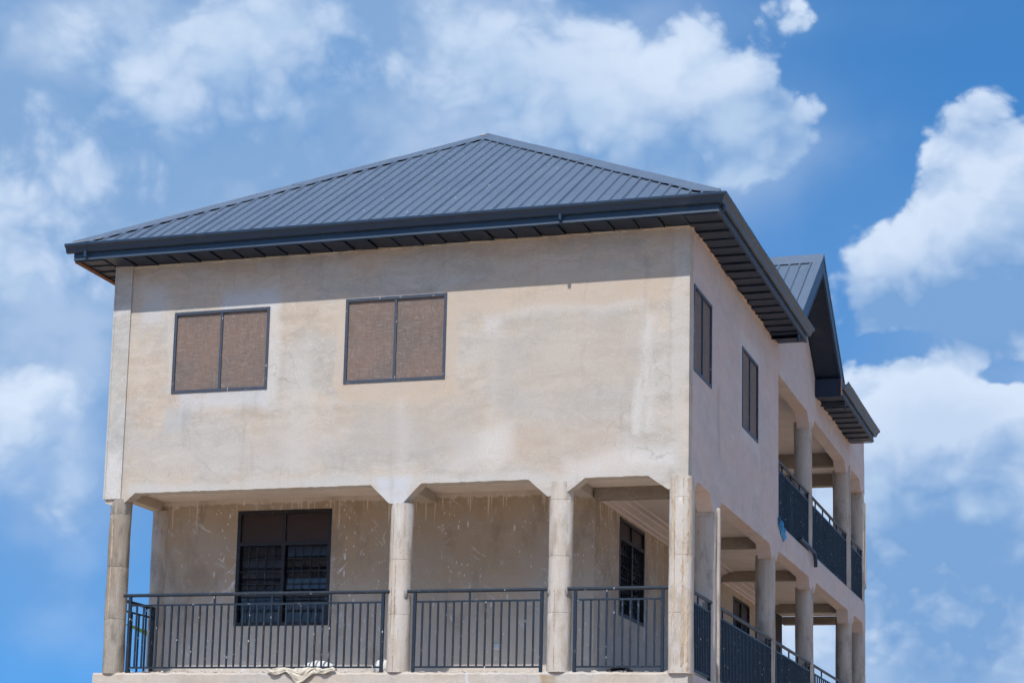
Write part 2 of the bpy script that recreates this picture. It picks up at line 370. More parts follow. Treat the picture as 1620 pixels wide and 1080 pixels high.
M_DFRAME = steel_mat('dark_frame_paint', (.013, .014, .020), (.13, .13, .14), .5)

def mesh_mat():
    def build(q, b, P):
        spec(b, .75, .2)
        big = q.noise(P, 1.6, 4., .6)
        c = q.mix(q.ss(big, .35, .65), (.185, .130, .108), (.145, .118, .105))
        wv = q.noise(q.mul(P, (90., 90., 9.)), 1., 2., .5)
        wh = q.noise(q.mul(P, (7., 7., 110.)), 1., 2., .5)
        c = q.mix(q.ss(wv, .45, .7, 0, .4), c, (.105, .08, .07))
        c = q.mix(q.ss(wh, .5, .72, 0, .45), c, (.30, .25, .22))
        cr = q.noise(q.mul(P, (2., 2., 40.)), 1., 3., .6)
        c = q.mix(q.ss(cr, .66, .74, 0, .4), c, (.42, .38, .34))
        ln = q.noise(q.mul(P, (3., 3., 1.)), 1.2, 4., .6, 2.5)
        c = q.mix(q.ss(q.m('ABSOLUTE', q.m('SUBTRACT', ln, .5)), .006, .0, 0, .35), c, (.42, .38, .35))
        q.put(b.inputs['Base Color'], c)
        bump(q, b, q.m('ADD', wv, wh), .3, .004)
    return mat('brown_mesh_screen', build)
M_MESH = mesh_mat()
M_DPANE = plain('dark_brown_pane', (.045, .030, .027), .5, .25, .3, 4., bmp=.05)
def glass_mat():
    def build(q, b, P):
        info = q.node('ShaderNodeObjectInfo').outputs['Random']
        nn = q.noise(P, 5., 6., .7)
        c = q.mix(info, (.012, .014, .020), (.035, .045, .062))
        c = q.mix(q.ss(nn, .52, .75, 0, .5), c, (.09, .095, .10))
        q.put(b.inputs['Base Color'], c)
        b.inputs['Roughness'].default_value = .18; b.inputs['Specular IOR Level'].default_value = .55
    return mat('louvre_glass', build)
M_GLASS = glass_mat()
M_DARK = plain('painted_shade', (.05, .045, .04), .9, .1)  # near-black colour painted in where there is only shade
M_GROUND = plain('laterite_soil', (.48, .36, .26), .95, .1, .5, .25, bmp=.3, dust=((.15, .16, .07), .5))
M_SHEET = plain('cream_plastic', (.60, .54, .44), .55, .35, .3, 6., dust=((.32, .25, .18), .5))
M_SACK = plain('woven_sack', (.62, .62, .60), .8, .2, .25, 10., dust=((.35, .33, .30), .5))
M_BLUE = plain('blue_plastic', (.03, .30, .68), .45, .4, .3, 8.)
M_BLACK = plain('black_cloth', (.02, .022, .028), .7, .3, .3, 8., dust=((.2, .2, .2), .4))
M_WHITEP = plain('socket_plastic', (.62, .66, .70), .5, .4, .1, 8.)
M_DEBRIS = plain('mortar_crumbs', (.56, .50, .44), .95, .1, .5, 12.)
M_FROND = plain('palm_leaf', (.07, .13, .025), .5, .4, .4, 6.)
M_TRUNK = plain('palm_trunk', (.17, .13, .10), .9, .2, .4, 8.)
M_PATCH = conc_mat('grey_mortar', (.25, .235, .22), (.30, .28, .265), (.15, .14, .13), .3, .5)

# ------------------------------------------------------------------ mesh helpers
class MB:
    def __init__(s): s.v = []; s.f = []; s.sm = False
    def add(s, vs, fs):
        o = len(s.v); s.v += [tuple(p) for p in vs]; s.f += [tuple(i + o for i in f) for f in fs]
    def box(s, x0, x1, y0, y1, z0, z1):
        s.add([(x0, y0, z0), (x1, y0, z0), (x1, y1, z0), (x0, y1, z0), (x0, y0, z1), (x1, y0, z1), (x1, y1, z1), (x0, y1, z1)],
              [(0, 3, 2, 1), (4, 5, 6, 7), (0, 1, 5, 4), (1, 2, 6, 5), (2, 3, 7, 6), (3, 0, 4, 7)])
    def prism(s, pts, axis, a, b):
        """polygon pts extruded along an axis: 'x' pts=(y,z), 'y' pts=(x,z), 'z' pts=(x,y)"""
        def P(p, t): return (t, p[0], p[1]) if axis == 'x' else (p[0], t, p[1]) if axis == 'y' else (p[0], p[1], t)
        k = len(pts)
        s.add([P(p, a) for p in pts] + [P(p, b) for p in pts],
              [tuple(range(k)), tuple(range(2 * k - 1, k - 1, -1))] + [(i, i + k, (i + 1) % k + k, (i + 1) % k) for i in range(k)])
    def tube(s, p0, p1, r, k=8, caps=True):
        p0 = Vector(p0); p1 = Vector(p1); d = (p1 - p0).normalized()
        u = d.orthogonal().normalized(); w = d.cross(u)
        vs = []
        for p in (p0, p1):
            for i in range(k):
                a = 2 * math.pi * i / k; vs.append(p + r * (math.cos(a) * u + math.sin(a) * w))
        fs = [(i, (i + 1) % k, (i + 1) % k + k, i + k) for i in range(k)]
        if caps: fs += [tuple(range(k - 1, -1, -1)), tuple(range(k, 2 * k))]
        s.add(vs, fs)
    def build(s, name, m, parent=None, smooth=False, bevel=0., kind=None):
        me = bpy.data.meshes.new(name)
        me.from_pydata([(x, y, z + Z0) for x, y, z in s.v], [], s.f)
        me.materials.append(m); me.validate(); me.update()
        if smooth:
            me.polygons.foreach_set('use_smooth', [True] * len(me.polygons))
            try: me.set_sharp_from_angle(angle=math.radians(40))
            except Exception: pass
        o = bpy.data.objects.new(name, me); COL.objects.link(o)
        if parent: o.parent = parent
        if bevel:
            bv = o.modifiers.new('bevel', 'BEVEL'); bv.width = bevel; bv.segments = 2; bv.limit_method = 'ANGLE'; bv.angle_limit = math.radians(40)
        if kind: o['kind'] = kind
        return o
def fixn(o):
    import bmesh
    b = bmesh.new(); b.from_mesh(o.data); bmesh.ops.recalc_face_normals(b, faces=b.faces); b.to_mesh(o.data); b.free()
    return o
def rect(x0, x1, y0, y1, z0, z1, name, m, parent, bevel=0.):
    b = MB(); b.box(x0, x1, y0, y1, z0, z1); return b.build(name, m, parent, bevel=bevel)
def thing(name, label, cat, loc=(0, 0, 0), group=None):
    o = bpy.data.objects.new(name, None); COL.objects.link(o); o.location = loc
    o['label'] = label; o['category'] = cat
    if group: o['group'] = group
    return o

def rough_line(pts, step=.06, amp=.005):
    out = []
    for (a, za), (b, zb) in zip(pts, pts[1:]):
        k = max(1, int(abs(b - a) / step))
        for i in range(k):
            t = i / k; j = 0 if i == 0 else random.uniform(-amp, amp)
            out.append((a + (b - a) * t, za + (zb - za) * t + j))
    out.append(pts[-1]); return out
def wall(name, m, parent, low, top, holes, axis, f0, f1, rough=.005):
    """wall in the plane of `axis` ('x': along x facing -y; 'y': along y facing +x); low = lower edge polyline, holes = (h0,h1,z0,z1)"""
    low = rough_line(low, .06, rough) if rough else low
    hs = sorted({round(p[0], 5) for p in low} | {round(v, 5) for h in holes for v in h[:2]})
    def lz(h):
        for (a, za), (b, zb) in zip(low, low[1:]):
            if a - 1e-6 <= h <= b + 1e-6: return za if b - a < 1e-9 else za + (zb - za) * (h - a) / (b - a)
        return low[-1][1]
    def P(h, d, z): return (h, d, z) if axis == 'x' else (d, h, z)
    mb = MB()
    for a, b in zip(hs, hs[1:]):
        c = (a + b) / 2
        cuts = sorted([(h[2], h[3]) for h in holes if h[0] < c < h[1]])
        za, zb = lz(a), lz(b)
        for (q0, q1) in cuts:
            for f, fl in ((f0, 0), (f1, 1)):
                vs = [P(a, f, za), P(b, f, zb), P(b, f, q0), P(a, f, q0)]; mb.add(vs, [(0, 1, 2, 3) if not fl else (3, 2, 1, 0)])
            za = zb = q1
        for f, fl in ((f0, 0), (f1, 1)):
            vs = [P(a, f, za), P(b, f, zb), P(b, f, top), P(a, f, top)]; mb.add(vs, [(0, 1, 2, 3) if not fl else (3, 2, 1, 0)])
        mb.add([P(a, f0, lz(a)), P(a, f1, lz(a)), P(b, f1, lz(b)), P(b, f0, lz(b))], [(0, 1, 2, 3)])
        mb.add([P(a, f0, top), P(a, f1, top), P(b, f1, top), P(b, f0, top)], [(3, 2, 1, 0)])
    for h in (low[0], low[-1]):
        mb.add([P(h[0], f0, h[1]), P(h[0], f1, h[1]), P(h[0], f1, top), P(h[0], f0, top)], [(0, 1, 2, 3)])
    for (h0, h1, q0, q1) in holes:
        mb.add([P(h0, f0, q0), P(h0, f1, q0), P(h0, f1, q1), P(h0, f0, q1)], [(0, 1, 2, 3)])
        mb.add([P(h1, f0, q0), P(h1, f1, q0), P(h1, f1, q1), P(h1, f0, q1)], [(3, 2, 1, 0)])
        mb.add([P(h0, f0, q0), P(h1, f0, q0), P(h1, f1, q0), P(h0, f1, q0)], [(0, 1, 2, 3)])
        mb.add([P(h0, f0, q1), P(h1, f0, q1), P(h1, f1, q1), P(h0, f1, q1)], [(3, 2, 1, 0)])
    return mb.build(name, m, parent)

# ------------------------------------------------------------------ setting
gb = MB()
ks = 72
rings = [0, 15, 40, 90, 200, 500, 1500, 4500]
vs = [(-4, 5, -Z0)]; fs = []
for ri, r in enumerate(rings[1:]):
    for i in range(ks):
        a = 2 * math.pi * i / ks; vs.append((-4 + r * math.cos(a), 5 + r * math.sin(a), -Z0))
for i in range(ks): fs.append((0, 1 + i, 1 + (i + 1) % ks))
for ri in range(len(rings) - 2):
    o = 1 + ri * ks
    for i in range(ks): fs.append((o + i, o + ks + i, o + ks + (i + 1) % ks, o + (i + 1) % ks))
gb.add(vs, fs)
gb.build('ground', M_GROUND, kind='structure')

# ------------------------------------------------------------------ house
WX = -8.74; DY = 17.47; BY = 1.65; RX = -1.715
ZB = 2.64; ZF = 3.09; ZS = 6.115; ZU = 5.617
house = thing('house', 'unfinished three storey house of bare cement render under a dark blue metal roof', 'house')

front_low = [(WX, 2.50), (-8.511, 2.435), (-8.26, ZB), (-4.545, ZB), (-4.274, 2.377), (-4.093, 2.336), (-3.788, ZB), (-2.223, ZB), (-1.952, 2.40), (-1.711, 2.425), (-1.425, ZB), (-.552, ZB), (-.282, 2.45), (0, 2.45)]
FW = [(-7.749, -6.209, 4.108, 5.337), (-5.019, -3.481, 4.122, 5.37)]
wall('front_wall', M_FRONT, house, front_low, ZS, FW, 'x', 0, .225)
side_low = [(.228, 2.40), (.247, 2.385), (.578, ZB), (1.356, ZB), (1.627, 2.414), (2.0, 2.43), (2.047, 2.47), (2.209, ZB), (6.085, ZB), (6.3, 2.433), (6.738, 2.45), (6.92, ZB), (10.0, ZB), (10.124, 2.445), (10.65, 2.44), (10.83, ZB), (14.81, ZB), (14.977, 2.39), (15.608, 2.45), (15.74, ZB), (16.96, ZB), (17.12, 2.44), (DY, 2.44)]
SW = [(.262, 1.452, 4.133, 5.346), (3.739, 5.039, 4.063, 5.321)]
# side wall: solid over the first bays, then the open upper verandah
def clip_low(a, b):
    out = [p for p in side_low if a < p[0] < b]
    def at(h):
        for (p, zp), (q, zq) in zip(side_low, side_low[1:]):
            if p <= h <= q: return zp + (zq - zp) * (h - p) / (q - p)
        return side_low[0][1] if h < side_low[0][0] else side_low[-1][1]
    return [(a, at(a))] + out + [(b, at(b))]
wall('side_wall', M_SIDE, house, clip_low(.225, 6.91), ZS, SW, 'y', 0, -.225)
wall('floor_beam', M_SIDE, house, clip_low(6.91, DY), ZF, [], 'y', 0, -.225)
up_low = [(6.91, ZU), (9.87, ZU), (10.15, 5.37), (10.5, 5.44), (10.72, ZU), (14.49, ZU), (14.70, 5.42), (15.36, 5.44), (15.51, ZU), (16.68, ZU), (16.85, 5.42), (DY, 5.42)]
wall('upper_side_wall', M_SIDE, house, up_low, ZS, [], 'y', 0, -.225)
rect(-.225, -.004, 15.3, DY - .003, ZS, 6.75, 'upper_side_wall', M_SIDE, house)
rect(WX + .003, WX + .26, -.028, 0, 2.556, ZS - .004, 'pilaster', M_PILAS, house)
rect(WX - .028, WX, -.028, .26, 2.556, ZS - .004, 'pilaster', M_PILAS, house)

# rooms behind
W3 = (-7.335, -5.79, .857, 2.621)
wall('room_wall', M_ROOM, house, [(WX, 0), (RX, 0)], 2.83, [W3], 'x', BY, BY + .2, 0)
W4 = (3.09, 4.69, 1.14, 2.63); W5 = (11.86, 13.5, 1.0, 2.56)
wall('room_wall', M_ROOM, house, [(BY + .203, 0), (14.6, 0)], 2.83, [W4, W5], 'y', RX, RX - .2, 0)
rect(RX - .2, RX, 14.6, DY - .25, 0, 2.83, 'room_wall', M_DARK, house)  # rear stretch coloured near-black, painting in the shade of the recess
rect(WX, WX + .2, BY + .203, DY, 0, 2.83, 'room_wall', M_ROOM, house)
rect(WX, RX - .25, DY - .2, DY, 0, ZS, 'rear_wall', M_SIDE, house)
rect(WX, WX + .2, .23, DY - .203, ZF, ZS, 'left_wall', M_FRONT, house)
rect(WX, -1.9, 6.70, 6.9, ZF, ZS, 'partition_wall', M_ROOM, house)
rect(RX - .2, -.23, 6.70, 6.9, ZF, ZS, 'partition_wall', M_SIDE, house)
rect(RX - .2, RX, 6.905, DY - .25, ZF, 5.85, 'room_wall', M_ROOM, house)
# slabs
rect(WX + .01, -.01, .012, DY - .01, -.30, -.004, 'floor_slab', M_FLOOR, house)
rect(WX + .21, -.228, .23, DY - .01, 2.835, ZF - .004, 'floor_slab', M_BEAM, house)
rect(WX + .21, -.228, 6.905, DY - .21, 5.86, 5.98, 'ceiling_slab', M_CEIL, house)
rect(WX + .21, -.228, .228, 6.69, 6.0, 6.1, 'ceiling_slab', M_CEIL, house)
# edge of the first floor, rough at its lip
lb = MB()
xs = [WX - .05 + i * (8.80 / 110) for i in range(111)]
prof = [( -.02, -.62), (-.012, -.05), (.0, -.012), (.05, .0)]
vs = []; fs = []
for x in xs:
    jz = random.uniform(-.008, .008); jy = random.uniform(-.006, .006)
    vs += [(x, .02, -.62), (x, .0, -.60), (x, .0 + jy * .3, -.03 + jz), (x, .018 + jy, .0 + jz), (x, .12, .006 + jz * .5), (x, .3, .002)]
for i in range(110):
    for j in range(5): fs.append((i * 6 + j, (i + 1) * 6 + j, (i + 1) * 6 + j + 1, i * 6 + j + 1))
lb.add(vs, fs)
lb.add(vs[:6] + [(xs[0], .3, -.62)], [tuple(range(6, -1, -1))]); lb.add(vs[-6:] + [(xs[-1], .3, -.62)], [tuple(range(7))])
fixn(lb.build('ledge', M_LEDGE, house))
rect(-.225, .012, .303, DY, -.62, .0, 'ledge', M_SIDE, house)
# ground storey
rect(WX, -.05, .35, .55, -Z0, -.3, 'ground_floor_wall', M_FRONT, house)
rect(-.25, -.05, .56, DY, -Z0, -.3, 'ground_floor_wall', M_SIDE, house)
rect(WX, WX + .2, .56, DY, -Z0, -.3, 'ground_floor_wall', M_FRONT, house)
rect(WX + .21, -.26, DY - .2, DY, -Z0, -.3, 'ground_floor_wall', M_FRONT, house)

# ceilings, beams and cornices of the verandahs
rect(WX + .002, -.23, .228, BY - .002, 2.80, 2.832, 'ceiling', M_CEIL, house)
rect(RX + .002, -.23, BY + .2, DY - .3, 2.80, 2.832, 'ceiling', M_CEIL, house)
for x0, x1 in ((WX - .06, -8.63), (-4.39, -4.14), (-1.93, -1.735)):
    rect(x0, x1, .227, BY - .003, 2.655, 2.798, 'beam', M_BEAM, house, .006)
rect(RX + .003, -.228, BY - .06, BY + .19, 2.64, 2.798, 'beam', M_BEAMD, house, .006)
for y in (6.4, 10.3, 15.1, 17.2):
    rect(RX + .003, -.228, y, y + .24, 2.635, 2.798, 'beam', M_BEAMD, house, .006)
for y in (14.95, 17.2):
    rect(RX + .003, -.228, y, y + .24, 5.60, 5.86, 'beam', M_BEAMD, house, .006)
def cornice(y0, y1):
    p = [(RX, 2.66), (RX + .02, 2.66), (RX + .035, 2.685), (RX + .09, 2.70), (RX + .10, 2.725), (RX + .20, 2.755), (RX + .21, 2.775), (RX + .30, 2.782), (RX + .31, 2.799), (RX, 2.799)]
    b = MB(); b.prism(p, 'y', y0, y1); fixn(b.build('cornice', M_CORN, house))
for y0, y1 in ((BY + .195, 6.395), (6.645, 10.295), (10.545, 15.09)): cornice(y0, y1)
p = [(BY, 2.72), (BY - .03, 2.735), (BY - .035, 2.75), (BY - .12, 2.785), (BY - .13, 2.80), (BY, 2.80)]

# ------------------------------------------------------------------ columns
def column(cx, cy, z0, z1, m, r=.155, sq=2.0, ridges=(), seams=(.80, 1.57, 2.35), wob=.003):
    K = 40; zs = [z0]
    for s_ in seams:
        z = z0 + s_
        if z < z1 - .03: zs += [z - .006, z - .0025, z + .0025, z + .006]
    zs.append(z1)
    zz = []
    for a, b in zip(zs, zs[1:]):
        zz.append(a)
        if b - a > .2:
            k = int((b - a) / .12)
            zz += [a + (b - a) * i / k for i in range(1, k)]
    zz.append(z1)
    groove = {round(z0 + s_ + d, 4) for s_ in seams for d in (-.0025, .0025)}
    vs = []; fs = []
    ph = random.uniform(0, 6)
    for z in zz:
        rr = r - (.004 if round(z, 4) in groove else 0)
        for i in range(K):
            a = 2 * math.pi * i / K
            c, s_ = math.cos(a), math.sin(a)
            k = (abs(c) ** sq + abs(s_) ** sq) ** (-1 / sq)
            q = rr * k + wob * math.sin(3 * a + z * 2 + ph) + wob * .7 * math.sin(5 * a - z * 5) + random.uniform(-wob, wob) * .35
            vs.append((cx + q * c, cy + q * s_, z))
    for j in range(len(zz) - 1):
        for i in range(K): fs.append((j * K + i, j * K + (i + 1) % K, (j + 1) * K + (i + 1) % K, (j + 1) * K + i))
    fs += [tuple(range(K - 1, -1, -1)), tuple((len(zz) - 1) * K + i for i in range(K))]
    b = MB(); b.add(vs, fs)
    o = b.build('column', m, house, smooth=True)
    for (deg, wd, zt) in ridges:
        a = math.radians(deg); rb = MB(); L = []
        nseg = 46
        for t in range(nseg + 1):
            z = z0 + .02 + (zt - .02) * t / nseg
            w = wd * random.uniform(.3, 1.7); h = random.uniform(-.004, .009)
            for da, hh in ((-w / r / 2, -.004), (0, h), (w / r / 2, -.004)):
                c, s_ = math.cos(a + da), math.sin(a + da); k = (abs(c) ** sq + abs(s_) ** sq) ** (-1 / sq)
                q = r * k + hh + .002; L.append((cx + q * c, cy + q * s_, z))
        rb.add(L, [(t * 3 + j, t * 3 + j + 1, t * 3 + 4 + j, t * 3 + 3 + j) for t in range(nseg) for j in range(2)])
        rb.build('mortar_ridge', M_RIDGE, o)
    return o
def blob(name, m, c, s_, parent, seed=0, k=10, amp=.25):
    rnd = random.Random(seed); b = MB(); vs = []; fs = []
    for j in range(k + 1):
        th = math.pi * j / k
        for i in range(2 * k):
            ph = math.pi * i / k; q = 1 + rnd.uniform(-amp, amp)
            vs.append((c[0] + s_[0] * q * math.sin(th) * math.cos(ph), c[1] + s_[1] * q * math.sin(th) * math.sin(ph), c[2] + s_[2] * q * math.cos(th)))
    for j in range(k):
        for i in range(2 * k):
            fs.append((j * 2 * k + i, (j + 1) * 2 * k + i, (j + 1) * 2 * k + (i + 1) % (2 * k), j * 2 * k + (i + 1) % (2 * k)))
    b.add(vs, fs); return b.build(name, m, parent, smooth=True)
cA = column(-8.535, .13, -.015, 2.553, M_COLW, .158, ridges=[(-108, .02, 2.3)], wob=.006)
cA['label'] = 'dark weathered corner column at the left end'
cB = column(-4.10, .13, 0, 2.37, M_COL, .162, ridges=[(-118, .014, 2.3), (-98, .014, 1.7)])
cC = column(-1.785, .125, 0, 2.60, M_COL, .164, ridges=[(-100, .006, 2.0)])
cD = column(-.108, .118, -.02, 2.62, M_COL, .160, sq=3.6, ridges=[(-122, .03, 2.6), (-112, .012, 2.6), (-72, .034, 2.6), (-52, .03, 2.6), (-46, .014, 2.6)])
cD['label'] = 'squarish corner column with crusty mortar seams'
cE = column(-.15, 1.80, 0, 2.45, M_COLS, .165)
rect(-.05, .052, 1.86, 1.95, 0, 2.50, 'mortar_ridge', M_COLS, cE, .02)
for y in (6.52, 10.42, 15.28, 17.28): column(-.145, y, 0, 2.50, M_COLS, .16, ridges=[(-20, .012, 2.2)] if y < 16 else ())
for y in (10.30, 15.02): column(-.145, y, ZF, 5.50, M_COLS, .16)
column(-.145, 17.28, ZF, 5.50, M_COLS, .16)
rect(-.04, .03, 15.10, 15.17, ZF, 5.62, 'mortar_ridge', M_COLS, house, .02)
rect(-.04, .03, 17.38, 17.46, ZF + .3, 5.25, 'mortar_ridge', M_COLS, house, .02)
column(WX + .085, 1.72, 0, 2.652, M_COLS, .15)
for (y, z) in ((1.80, 1.06), (6.52, 1.06), (10.42, 1.05), (10.30, 4.08), (15.02, 4.08), (17.28, 4.08)):
    blob('mortar_patch', M_PATCH, (-.09, y - .142, z), (.075, .045, .095), house, int(y * 10), 6, .15)
for (x, dx) in ((-4.10, .11), (-1.785, -.115), (-1.785, .115), (-.108, -.118)):
    blob('mortar_patch', M_PATCH, (x + dx, .045, 1.09), (.042, .05, .085), house, int(x * 31 + dx * 70), 6, .15)

# ------------------------------------------------------------------ railings
BAR = MB(); BAR.box(-.0115, .0115, -.0115, .0115, .085 - Z0, .965 - Z0)
bar_mesh = None
def railing(axis, line, a, b, z0, step=.1115, stub=8, first=None, posts=True, label=None):
    """guard rail between a and b along `axis` on the line y=line / x=line"""
    global bar_mesh
    def P(h, z, d=0.): return (h, line + d, z + z0) if axis == 'x' else (line + d, h, z + z0)
    mb = MB()
    def bx(h0, h1, dw, q0, q1):
        if axis == 'x': mb.box(h0, h1, line - dw, line + dw, q0 + z0, q1 + z0)
        else: mb.box(line - dw, line + dw, h0, h1, q0 + z0, q1 + z0)
    pa, pb = a + .06, b - .06
    mb.tube(P(a - .05, 1.125), P(b + .05, 1.125), .026, 10)
    bx(pa + .0205, pb - .0205, .0125, .965, .99); bx(pa + .0205, pb - .0205, .0125, .06, .085)
    for h in (pa, pb): bx(h - .0205, h + .0205, .0205, .0, 1.105)
    cnt = max(2, round((pb - pa) / step)); st = (pb - pa) / cnt
    for i in range(1, cnt):
        if i % stub == stub // 2 + (0 if cnt > 12 else -0): bx(pa + i * st - .0115, pa + i * st + .0115, .0115, .99, 1.102)
    o = mb.build('railing', M_RAIL, house)
    if label: o['label'] = label
    for i in range(1, cnt):
        if bar_mesh is None:
            t = BAR.build('baluster', M_RAIL, o); bar_mesh = t.data
        else:
            t = bpy.data.objects.new('baluster', bar_mesh); COL.objects.link(t); t.parent = o
        h = pa + i * st
        t.location = (h, line, z0 + Z0) if axis == 'x' else (line, h, z0 + Z0)
    return o
railing('x', .03, -8.31, -4.25, 0)
railing('x', .03, -3.90, -1.95, 0, stub=14)
railing('x', .03, -1.60, -.28, 0, stub=8)
railing('y', WX + .10, .32, 1.60, 0, step=.22)
railing('y', -.03, .30, 1.62, 0)
railing('y', -.03, 1.98, 6.36, 0, step=.11)
railing('y', -.03, 6.70, 10.26, 0, step=.11)
railing('y', -.03, 10.60, 15.1, 0, step=.25)
railing('y', -.03, 6.93, 10.13, ZF - .045, step=.11)
railing('y', -.03, 10.47, 14.85, ZF - .045, step=.11)
railing('y', -.03, 15.2, 17.1, ZF - .045, step=.11)

# ------------------------------------------------------------------ windows
def screen_window(axis, f, h0, h1, z0, z1):
    """steel frame, mullion and two brown screen panels set in a wall; f = wall face, outside towards -y (x walls) or +x (y walls)"""
    sg = 1 if axis == 'x' else -1          # depth direction into the wall
    def bx(mb, a, b, d0, d1, q0, q1):
        d0, d1 = f + sg * d0, f + sg * d1
        d0, d1 = min(d0, d1), max(d0, d1)
        if axis == 'x': mb.box(a, b, d0, d1, q0, q1)
        else: mb.box(d0, d1, a, b, q0, q1)
    fr = MB(); t = .043; m = (h0 + h1) / 2
    bx(fr, h0, h0 + t, -.012, .05, z0, z1); bx(fr, h1 - t, h1, -.012, .05, z0, z1)
    bx(fr, h0 + t, h1 - t, -.010, .05, z1 - t, z1); bx(fr, h0 + t, h1 - t, -.010, .05, z0, z0 + t)
    bx(fr, m - .019, m + .019, -.006, .05, z0 + t, z1 - t)
    o = fr.build('window', M_FRAME, house)
    for a, b in ((h0 + t, m - .019), (m + .019, h1 - t)):
        pm = MB(); bx(pm, a + .001, b - .001, .016, .03, z0 + t + .001, z1 - t - .001); pm.build('screen_panel', M_MESH, o)
    bk = MB(); bx(bk, h0 + .002, h1 - .002, .055, .12, z0 + .002, z1 - .002); bk.build('dark_backing', M_DARK, o)  # near-black sheet in the opening, standing in for the unlit room
    return o
for w in FW: screen_window('x', 0, *w)
for w in SW: screen_window('y', 0, *w)
def louvre_window(axis, f, h0, h1, z0, z1, zt):
    sg = 1 if axis == 'x' else -1
    def bx(mb, a, b, d0, d1, q0, q1):
        d0, d1 = f + sg * d0, f + sg * d1
        d0, d1 = min(d0, d1), max(d0, d1)
        if axis == 'x': mb.box(a, b, d0, d1, q0, q1)
        else: mb.box(d0, d1, a, b, q0, q1)
    fr = MB(); t = .055; m = (h0 + h1) / 2
    bx(fr, h0, h0 + t, -.008, .10, z0, z1); bx(fr, h1 - t, h1, -.008, .10, z0, z1)
    bx(fr, h0 + t, h1 - t, -.006, .10, z1 - t, z1); bx(fr, h0 + t, h1 - t, -.006, .10, z0, z0 + t)
    bx(fr, m - .025, m + .025, -.004, .10, z0 + t, zt - .025); bx(fr, m - .025, m + .025, -.004, .10, zt + .025, z1 - t)
    bx(fr, h0 + t, h1 - t, -.005, .10, zt - .025, zt + .025)
    o = fr.build('window', M_DFRAME, house)
    for a, b in ((h0 + t, m - .025), (m + .025, h1 - t)):
        pm = MB(); bx(pm, a + .001, b - .001, .03, .04, zt + .026, z1 - t - .001); pm.build('pane', M_DPANE, o)
        k = 7; zz = zt - .026 - (z0 + t)
        for i in range(k):
            q0 = z0 + t + zz * i / k; q1 = q0 + zz / k * .98
            tilt = random.choice((.02, .03, .045, .06))
            sl = MB()
            pts = [(f + sg * .055, q0 + .004), (f + sg * .061, q0 + .004), (f + sg * (.061 + tilt), q1 + .01), (f + sg * (.055 + tilt), q1 + .01)]
            if axis == 'x': sl.prism([(p[0], p[1]) for p in pts], 'x', a + .02, b - .02)
            else: sl.prism([(p[0], p[1]) for p in pts], 'y', a + .02, b - .02)
            fixn(sl.build('louvre_slat', M_GLASS, o))
        gb_ = MB()                                                       # burglar-proof grid in front of the louvres
        for i in range(1, 5):
            h = a + (b - a) * i / 5; bx(gb_, h - .005, h + .005, .026, .036, z0 + t, zt - .026)
        for i in range(1, 6):
            q = z0 + t + zz * i / 6; bx(gb_, a, b, .0365, .0465, q - .006, q + .006)
        gb_.build('burglar_grid', M_DFRAME, o)
    bk = MB(); bx(bk, h0 + .002, h1 - .002, .15, .18, z0 + .002, z1 - .002); bk.build('dark_backing', M_DARK, o)  # near-black sheet behind the louvres stands in for the room's darkness
    return o
louvre_window('x', BY, *W3, 2.105)
louvre_window('y', RX, *W4, 2.32)
louvre_window('y', RX, *W5, 2.2)
sk = MB(); sk.box(-3.205, -3.06, BY - .022, BY, .475, .56); sko = sk.build('wall_socket', M_WHITEP, house, bevel=.006)
s2 = MB()
for dx in (-.03, .035): s2.box(-3.133 + dx - .022, -3.133 + dx + .022, BY - .027, BY - .0225, .495, .54)
s2.build('socket_face', M_SACK, sko)

# ------------------------------------------------------------------ roof
EY, EZ, SL = -.53, 6.335, .602
XL, XR = -9.25, .53
APX, APY = -4.36, -.53 + 4.89; APZ = EZ + SL * 4.89
RE = 15.3
roof = MB()
e = .06
roof.add([(XL + .05, EY + .08, EZ - e), (-.03, EY + .08, EZ - e), (-.03, RE, EZ - e), (XL + .05, RE, EZ - e), (APX, APY, APZ - e), (APX, RE, APZ - e)],
         [(0, 3, 2, 1), (0, 1, 4), (1, 2, 5, 4), (3, 0, 4, 5), (2, 3, 5)])
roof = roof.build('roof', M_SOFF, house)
PITCH = 9.78 / 53
def rib_profile(start, count, lift):
    """(h, dz) points of one metal sheet"""
    pr = [(start - .028, .0)]
    for i in range(count):
        c = start + i * PITCH; k = lift if i == 0 else 0
        pr += [(c - .026, k), (c - .012, .029 + k), (c + .012, .029 + k), (c + .026, 0)]
        pr += [(c + PITCH * .5, .0008)]
    pr.append((start + count * PITCH - .0275, 0))
    return pr
def sheet_strip(name, pr, lo, hi, parent, m=M_ROOF, flip=False):
    """pr: (h,dz); lo/hi give the end points of the line at h"""
    b = MB(); vs = []; fs = []
    for h, dz in pr:
        p = lo(h); q = hi(h)
        vs += [(p[0], p[1], p[2] + dz), (q[0], q[1], q[2] + dz)]
    for i in range(len(pr) - 1):
        f = (2 * i, 2 * i + 2, 2 * i + 3, 2 * i + 1); fs.append(f[::-1] if flip else f)
    b.add(vs, fs)
    o = b.build(name, m, parent, smooth=False)
    return o
def clampx(h, a, b): return max(a, min(b, h))
def hip_y(x): return EY + max(.0, min(x - XL, XR - x))
i = 0
while i < 53:
    c = min(5, 53 - i)
    j = random.uniform(-.002, .002)
    def lo(h): h = clampx(h, XL, XR); return (h, EY, EZ + j)
    def hi(h): h = clampx(h, XL, XR); y = hip_y(h); return (h, y, EZ + SL * (y - EY) + j)
    sheet_strip('roof_sheet', rib_profile(XL + (i + .5) * PITCH, c, .007), lo, hi, roof)
    i += c
